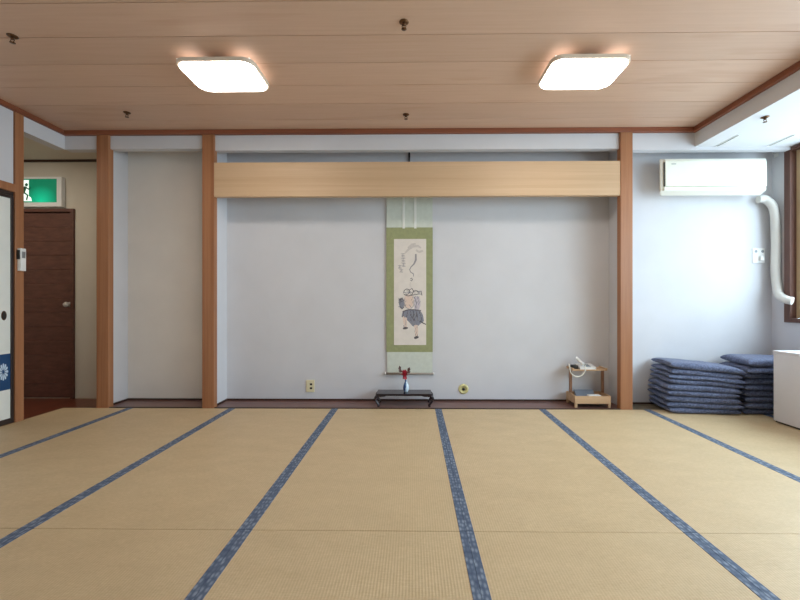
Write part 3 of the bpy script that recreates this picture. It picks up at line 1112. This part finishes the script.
for (x0, x1, y0, y1, dx, dy, n_, w_) in ((403, 421, 311, 319, 0.6, 4.0, 26, 0.5), (411, 421, 318, 325, 0.4, 2.6, 12, 0.5), (399.5, 403.5, 299, 307, 1.4, 1.2, 12, 0.6),
                                          (414, 420, 297, 309, 0.4, 2.6, 12, 0.5), (404.5, 413, 297, 308, 0.5, 1.6, 10, 0.4), (404, 421, 290, 295, 1.6, 0.6, 14, 0.5),
                                          (403.4, 407, 318, 327, 0.2, 2.0, 5, 0.4), (414.6, 418, 326, 336, 0.2, 2.2, 6, 0.4)):
    for _ in range(n_):
        xx, yy = rg.uniform(x0, x1), rg.uniform(y0, y1)
        sg_ = rg.choice((-1, 1))
        ribbon(bm, [(xx - dx * sg_, yy - dy / 2), (xx + rg.uniform(-.4, .4), yy), (xx + dx * sg_, yy + dy / 2)], w_, -0.0034, rg.choice((0, 2, 2, 3)))
obj('brushwork', bm, [M['ink'], M['ink_soft'], plain('mid_ink', (152, 148, 150), 0.9), M['ink_blue'], M['skin_wash'], M['lilac_wash']], pap)

# ------------------------------------------------------------------ black lacquer stand
td0, td1 = 3.455, 3.63
tx0, tx1 = ax(376.2, td0), ax(431.7, td0)
tm = (tx0 + tx1) / 2
th = az(394, 404, td0)
FLOORA = -0.003
st = thing('low_stand', 'low black lacquer display stand with curved legs in front of the scroll', 'stand', (tm, (td0 + td1) / 2, FLOORA))
hw, hd, th = (tx1 - tx0) / 2, (td1 - td0) / 2, th - FLOORA
obj('table_top', bx(-hw, hw, -hd, hd, th - 0.014, th, bev=0.004), M['lacquer'], st)
bm = nb()
for y in (-hd + 0.006, hd - 0.018):
    prism(bm, [(-hw + 0.02, th - 0.014), (-hw + 0.02, th - 0.03), (-hw + 0.07, th - 0.026), (-hw + 0.09, th - 0.019), (hw - 0.09, th - 0.019), (hw - 0.07, th - 0.026), (hw - 0.02, th - 0.03), (hw - 0.02, th - 0.014)],
          y, y + 0.012, axis='Y')
obj('apron', bm, M['lacquer'], st)
for sxn in (-1, 1):
    for syn in (-1, 1):
        bm = nb()
        y = syn * (hd - 0.014)
        x = sxn * (hw - 0.012)
        pts = [(x - sxn * 0.006, y, th - 0.014), (x + sxn * 0.012, y, th - 0.026), (x + sxn * 0.022, y, th - 0.046),
               (x + sxn * 0.014, y, th * 0.42), (x - sxn * 0.004, y, th * 0.2), (x - sxn * 0.010, y, 0.010), (x - sxn * 0.002, y, 0.007)]
        tube(bm, smooth_path(pts, 4), [0.014 - 0.006 * i / 24 for i in range(25)], 8)
        lathe(bm, [(0.007, 0.0), (0.010, 0.003), (0.009, 0.012)], 'Z', (x - sxn * 0.006, y, 0), 10)
        obj('leg', bm, M['lacquer'], st)

# vase with a red flower
M['vase'] = None


def vase_mat():
    k = NT('porcelain_painted_sheen')
    v = k.coord((1, 1, 1))
    sep = k.n('ShaderNodeSeparateXYZ'); k.l(v, sep.inputs[0])
    f = k.noise(v, 14.0, 3)
    ad_ = k.n('ShaderNodeMath', operation='MULTIPLY_ADD'); ad_.inputs[1].default_value = 14.0
    k.l(sep.outputs['X'], ad_.inputs[0]); k.l(f, ad_.inputs[2])
    k.base(k.ramp(ad_.outputs[0], [(0.28, lin((40, 60, 110))), (0.40, lin((90, 130, 180))), (0.52, lin((206, 226, 240)))]))  # bright reflection painted in: dark blue at left, pale at right
    k.b.inputs['Roughness'].default_value = 0.12
    k.b.inputs['Coat Weight'].default_value = 0.5
    return k.m


vd = 3.545
vb = FLOORA + th
va = thing('flower_vase', 'small blue vase with painted sheen holding a red flower on the black stand', 'vase', (ax(406, vd), vd, vb))
hs = 0.112 / 0.112
bm = nb()
lathe(bm, [(0.016, 0.0), (0.019, 0.003), (0.026, 0.020), (0.028, 0.038), (0.023, 0.062), (0.013, 0.085), (0.009, 0.098), (0.012, 0.108), (0.009, 0.107), (0.007, 0.096), (0.0, 0.09)], 'Z', seg=24)
obj('vase_body', bm, vase_mat(), va)
M['red'] = plain('red_petal', (176, 34, 52), 0.6, 0, 0.15)
M['stem'] = plain('stem_green', (72, 84, 56), 0.7, 0, 0.1)
M['dark_leaf'] = plain('dark_leaf', (92, 62, 60), 0.7, 0, 0.15)
bm = nb()
tube(bm, [(0, 0, 0.095), (-0.005, 0, 0.13), (-0.012, -0.004, 0.165)], 0.0022, 6)
tube(bm, [(0, 0, 0.098), (-0.016, 0.0, 0.15), (-0.042, 0.003, 0.19), (-0.056, 0.004, 0.207)], 0.0018, 6)
tube(bm, [(0, 0, 0.098), (0.004, 0.004, 0.15), (0.010, 0.004, 0.18), (0.018, 0.006, 0.20)], 0.0018, 6)
obj('stem', bm, M['stem'], va)


def leaf(bm, c, d, up, L, W, curl=0.3):
    c, d, up = Vector(c), Vector(d).normalized(), Vector(up).normalized()
    s = d.cross(up).normalized()
    prev = None
    n = 5
    for i in range(n + 1):
        t = i / n
        w = W * math.sin(PI * min(0.97, max(0.03, t * 0.9 + 0.08))) * 0.5
        p = c + d * L * t + up * curl * L * t * t
        cur = [bm.verts.new(p - s * w + up * w * 0.35), bm.verts.new(p), bm.verts.new(p + s * w + up * w * 0.35)]
        if prev:
            for a in (0, 1):
                f = bm.faces.new((prev[a], prev[a + 1], cur[a + 1], cur[a])); f.smooth = True
        prev = cur


bm = nb()
for ring, (n_, L, tilt, zc) in enumerate(((6, 0.040, 0.25, 0.146), (6, 0.042, 0.9, 0.152), (5, 0.036, 1.6, 0.158))):
    for k_ in range(n_):
        a = 2 * PI * (k_ + 0.5 * ring) / n_
        d = (math.cos(a), math.sin(a), tilt)
        leaf(bm, (-0.010, -0.004, zc), d, (-math.cos(a) * 0.4, -math.sin(a) * 0.4, 1), L, 0.026, 0.2)
for k_ in range(4):
    a = 2 * PI * k_ / 4 + 0.4
    leaf(bm, (-0.009, -0.003, 0.156), (math.cos(a) * 0.3, math.sin(a) * 0.3, -1), (math.cos(a), math.sin(a), 0.3), 0.040, 0.026, 0.1)
for v in bm.verts:
    v.co = Vector((-0.012, -0.004, 0.150)) + (v.co - Vector((-0.010, -0.004, 0.153))) * (1.15, 1.15, 1.3)[0]
obj('flower', bm, M['red'], va, label='red bloom')
bm = nb()
for c, d, up in (((-0.044, 0.003, 0.19), (-0.8, 0, 0.7), (0, -1, 0.5)), ((-0.036, 0.003, 0.18), (-1, 0.2, 0.1), (0, -1, 0.6)),
                 ((-0.052, 0.004, 0.2), (-0.2, 0.2, 1), (0, -1, 0.2)), ((0.012, 0.005, 0.185), (1, 0, 0.6), (0, -1, 0.5)),
                 ((0.014, 0.006, 0.19), (0.7, 0.1, 0.9), (0, -1, 0.3)), ((0.008, 0.004, 0.17), (1, 0.1, 0.2), (0, -1, 0.6))):
    leaf(bm, c, d, up, 0.034, 0.02)
obj('foliage', bm, M['dark_leaf'], va)

# ------------------------------------------------------------------ telephone stand
fd, bd = 3.452, 3.652
qx0, qx1 = ax(575, fd), ax(611, fd)
qm = (qx0 + qx1) / 2
ps = thing('telephone_stand', 'small pale wooden two-tier stand in the corner of the display alcove', 'stand', (qm, (fd + bd) / 2, FLOORA))
hw, hd = (qx1 - qx0) / 2, (bd - fd) / 2
tz0 = az(404, 590, fd) - FLOORA
tz1 = az(396.3, 590, fd) - FLOORA
bm = nb()
box(bm, -hw, hw, -hd, -hd + 0.014, tz0, tz1, bev=0.002)
box(bm, -hw, hw, hd - 0.014, hd, tz0, tz1, bev=0.002)
box(bm, -hw, -hw + 0.012, -hd + 0.014, hd - 0.014, tz0, tz1 + 0.004, bev=0.002)
box(bm, hw - 0.012, hw, -hd + 0.014, hd - 0.014, tz0, tz1 + 0.004, bev=0.002)
box(bm, -hw + 0.012, hw - 0.012, -hd + 0.014, hd - 0.014, tz0 + 0.004, tz0 + 0.012)
obj('tray', bm, M['stand'], ps)
for a in (-1, 1):
    for b in (-1, 1):
        obj('foot', bx(a * (hw - 0.012) - 0.011, a * (hw - 0.012) + 0.011, b * (hd - 0.012) - 0.011, b * (hd - 0.012) + 0.011, 0, tz0, bev=0.002), M['stand'], ps)
sh_z = az(371, 590, 3.50) - FLOORA
for a in (-1, 1):
    for b, yy in ((1, 0.03),):
        obj('upright', bx(a * (hw - 0.0125) - 0.0115, a * (hw - 0.0125) + 0.0115, yy - 0.01, yy + 0.01, tz1 + 0.0045, sh_z, bev=0.002), M['stand_dark'], ps)
bm = nb()
box(bm, -hw + 0.004, hw - 0.004, -0.042, hd, sh_z, sh_z + 0.010, bev=0.002)
for a in (-1, 1):
    box(bm, a * (hw - 0.009) - 0.007, a * (hw - 0.009) + 0.007, -0.042, hd, sh_z + 0.010, sh_z + 0.022, bev=0.002)
obj('shelf', bm, M['stand'], ps)

# telephone on the shelf
SHZ = FLOORA + sh_z + 0.010
ph = thing('telephone', 'white desk telephone with raised handset on the wooden stand', 'telephone', (qm - 0.02, (fd + bd) / 2 + 0.03, SHZ))
bm = nb()
prism(bm, [(-0.055, 0.0), (0.055, 0.0), (0.055, 0.036), (-0.055, 0.018)], -0.06, 0.085, bev=0.004, axis='X')
obj('phone_base', bm, M['white_pl'], ph)
bm = nb()
for i in range(4):
    for j in range(3):
        x, y = 0.0 + j * 0.018, -0.036 + i * 0.018
        zt = 0.018 + (y + 0.055) / 0.11 * 0.018
        box(bm, x - 0.006, x + 0.006, y - 0.005, y + 0.005, zt - 0.001, zt + 0.0035)
obj('keypad', bm, M['grey_metal'], ph)
bm = nb()
hp = [(-0.088, 0.004, 0.082), (-0.068, 0.002, 0.077), (-0.045, -0.006, 0.058), (-0.022, -0.016, 0.038), (-0.010, -0.022, 0.028)]
hp = smooth_path([(-0.066, 0.02, 0.086), (-0.055, 0.012, 0.082), (-0.04, 0.0, 0.064), (-0.026, -0.018, 0.046), (-0.018, -0.030, 0.036)], 4)
tube(bm, hp, [0.019, 0.019, 0.018, 0.016, 0.014, 0.013, 0.013, 0.013, 0.013, 0.013, 0.013, 0.014, 0.015, 0.016, 0.017, 0.017, 0.016], 10)
obj('handset', bm, M['white_pl'], ph)
bm = nb()
box(bm, -0.115, -0.066, -0.03, 0.03, 0.0, 0.030, bev=0.003)
obj('cradle', bm, M['dark_hole'], ph, label='dark cradle under the handset')
bm = nb()
cpts = []
xa, xb = ax(568.5, 3.5) - (qm - 0.02), ax(584, 3.5) - (qm - 0.02)
ya = 3.472 - ((fd + bd) / 2 + 0.03)
za = az(367, 576, 3.48) - SHZ
zr = az(376.5, 576, 3.48) - SHZ
for k_ in range(15):
    t = k_ / 14
    a = PI * t
    cpts.append(((xa + xb) / 2 - (xb - xa) / 2 * math.cos(a), ya, za + (zr - za) * math.sin(a) ** 0.8))
cpts = [(xa + 0.012, ya + 0.05, za + 0.02), (xa + 0.002, ya + 0.015, za + 0.016)] + cpts + [(xb + 0.004, ya + 0.012, za + 0.012), (xb - 0.004, ya + 0.03, za + 0.016)]
tube(bm, cpts, 0.0048, 8)
obj('cord', bm, M['ac_side'], ph, label='cream cord hanging in a loop')

# things on the tray
TRZ = FLOORA + tz0 + 0.012
M['folder'] = plain('slate_blue_card', (112, 122, 136), 0.7, 0, 0.05)
bm = nb()
bk = thing('folder', 'slate blue folder leaning in the tray under the telephone', 'folder', (qm - 0.02, (fd + bd) / 2 + 0.03, TRZ))
prism(bm, [(-0.03, 0.0), (0.03, 0.0), (0.045, 0.075), (0.038, 0.078), (-0.02, 0.02)], -0.075, 0.095, axis='X')
obj('cover', bm, M['folder'], bk)
obj('tissue_pack', bx(-0.002, 0.105, -0.055, 0.0, 0, 0.058, bev=0.006), M['white_pl'], loc=(qm - 0.02, fd + 0.075, TRZ),
    label='small white packet lying in the tray of the telephone stand', cat='packet')

# ------------------------------------------------------------------ floor cushions
def cushion(hx, hy, t, tilt, seed, droop):
    """puffy square cushion; tilt lowers its right side, droop its corners (both grow up the stack)"""
    rnd = random.Random(seed)
    ph_ = [rnd.uniform(0, 6.28) for _ in range(6)]
    n = 32
    bm = nb()
    T, B = {}, {}
    for i in range(n + 1):
        for j in range(n + 1):
            u0, v0 = -1 + 2 * i / n, -1 + 2 * j / n
            u = math.copysign(1 - (1 - abs(u0)) ** 2.0, u0); v = math.copysign(1 - (1 - abs(v0)) ** 2.0, v0)
            pin = 1 - 0.045 * (1 - v * v) * (abs(u) ** 4)
            pin2 = 1 - 0.045 * (1 - u * u) * (abs(v) ** 4)
            wob = 1 + 0.012 * math.sin(3 * v + ph_[0]) + 0.010 * math.sin(5 * u + ph_[1])
            x, y = hx * u * pin * wob, hy * v * pin2 * wob
            f = ((1 - abs(u) ** 9) * (1 - abs(v) ** 9))
            f = max(0.0, f) ** 0.42
            wr = 0.0012 * math.sin(9 * u + ph_[2]) * math.sin(8 * v + ph_[3])
            zc = t / 2 - tilt * (u + 1) / 2 - droop * (u * u + v * v) * 0.5 + droop * 0.2
            zc += (0.006 * math.sin(4.5 * u + ph_[4]) + 0.006 * math.sin(4 * v + ph_[5])) * (1 - f)
            T[i, j] = bm.verts.new((x, y, zc + f * t / 2 + wr * f))
            B[i, j] = T[i, j] if (i in (0, n) or j in (0, n)) else bm.verts.new((x, y, zc - f * t / 2 + wr * f))
    for i in range(n):
        for j in range(n):
            for D, fl in ((T, 0), (B, 1)):
                q = [D[i, j], D[i + 1, j], D[i + 1, j + 1], D[i, j + 1]]
                if fl:
                    q.reverse()
                bm.faces.new(q).smooth = True
    return bm


ORD = ['bottom one', 'second from the bottom', 'third from the bottom', 'fourth from the bottom', 'middle one', 'fourth from the top', 'third from the top', 'second from the top', 'topmost one']
HX, HY = 0.283, 0.172
TL = [0.047, 0.045, 0.056, 0.044, 0.052, 0.046, 0.040, 0.047, 0.056]
TR = [0.046, 0.050, 0.050, 0.056, 0.047, 0.052, 0.048, 0.052, 0.066]
# left stack
cl = Vector((2.415, 3.40))
for i in range(9):
    rz = math.radians(-6.5 + random.uniform(-2.0, 2.0))
    dx, dy = random.uniform(-0.012, 0.012), random.uniform(-0.006, 0.006)
    if i in (2, 3, 4):
        dx -= 0.022
    if i in (6, 7, 8):
        dx += 0.004
    tilt = 0.054 * i / 9
    o = obj('floor_cushion', cushion(HX + random.uniform(-0.012, 0.008), HY, TL[i], tilt, 40 + i, 0.006 * i / 9),
            M['cushion'], loc=(cl.x + dx, cl.y + dy, 0.002 + sum(TL[:i])),
            label='indigo floor cushion, %s of the left stack' % ORD[i], cat='cushion', group='left stack of floor cushions')
    o.rotation_euler.z = rz
cr = Vector((2.965, 3.385))
for i in range(9):
    rz = math.radians(-3 + random.uniform(-2.0, 2.0))
    dx, dy = random.uniform(-0.010, 0.014), random.uniform(-0.006, 0.006)
    hx = 0.262
    if i >= 7:
        rz = math.radians(-10)
        dx = 0.012 if i == 8 else 0.005
        dy = -0.05 if i == 8 else -0.045
        hx = 0.25
    o = obj('floor_cushion', cushion(hx, HY if i < 7 else 0.2, TR[i], 0.004 * i / 9, 80 + i, 0.012 * i / 9), M['cushion'],
            loc=(cr.x + dx, cr.y + dy, 0.002 + sum(TR[:i])),
            label='indigo floor cushion, %s of the stack beside the white box' % ORD[i], cat='cushion', group='right stack of floor cushions')
    o.rotation_euler.z = rz

# ------------------------------------------------------------------ white box at the right
wb_ = thing('storage_box', 'plain white storage box in front of the right cushion stack', 'box', (3.02, 2.70, 0.0015))
obj('body', bx(-0.242, 0.242, -0.36, 0.36, 0.012, 0.53, bev=0.003), M['white_box'], wb_)
obj('lid', bx(-0.244, 0.244, -0.362, 0.362, 0.5305, 0.549, bev=0.003), M['white_box'], wb_)
obj('shadow_strip', bx(-0.234, 0.234, -0.35, 0.35, 0, 0.012), M['box_shadow'], wb_)  # dark strip drawn as the shadow line under the box

# ------------------------------------------------------------------ light
w = bpy.data.worlds.new('World')
SC.world = w
w.use_nodes = True
bg = w.node_tree.nodes['Background']
wt = w.node_tree
tc_ = wt.nodes.new('ShaderNodeTexCoord')
sp_ = wt.nodes.new('ShaderNodeSeparateXYZ')
wt.links.new(tc_.outputs['Generated'], sp_.inputs[0])
mr_ = wt.nodes.new('ShaderNodeMapRange')      # overcast sky above, dimmer ground below
mr_.inputs['From Min'].default_value = -0.5
mr_.inputs['From Max'].default_value = 0.6
mr_.inputs['To Min'].default_value = 6.8
mr_.inputs['To Max'].default_value = 11.4
wt.links.new(sp_.outputs['Z'], mr_.inputs['Value'])
wt.links.new(mr_.outputs[0], bg.inputs['Strength'])
bg.inputs['Color'].default_value = (0.68, 0.872, 1.0, 1)


def area(name, loc, rot, sx_, sy_, power, col=(1, 1, 1), portal=False):
    ld = bpy.data.lights.new(name, 'AREA')
    ld.shape = 'RECTANGLE'
    ld.size, ld.size_y = sx_, sy_
    ld.energy = power
    ld.color = col
    o = bpy.data.objects.new(name, ld)
    COL.objects.link(o)
    o.location = loc
    o.rotation_euler = rot
    if portal:
        ld.cycles.is_portal = True
    return o


area('hall_fill_light', (-3.75, 2.95, HC - 0.02), (0, 0, 0), 0.5, 0.5, 8, (1.0, 0.9, 0.76))  # unseen fill light, added to brighten the hall
# opening of the window: guides the daylight sampling
area('window_portal', (RIGHT + 0.11, (WY0 + WY1) / 2, (WZ0 + WZ1) / 2), (0, PI / 2, 0), WZ1 - WZ0, WY1 - WY0, 1, portal=True)

vs = SC.view_settings
vs.view_transform = 'Standard'
vs.look = 'None'
vs.gamma = 1.0
vs.use_curve_mapping = False
vs.exposure = 0.0
SC.cycles.use_denoising = True
SC.cycles.max_bounces = 10
SC.cycles.diffuse_bounces = 6
SC.cycles.sample_clamp_indirect = 8
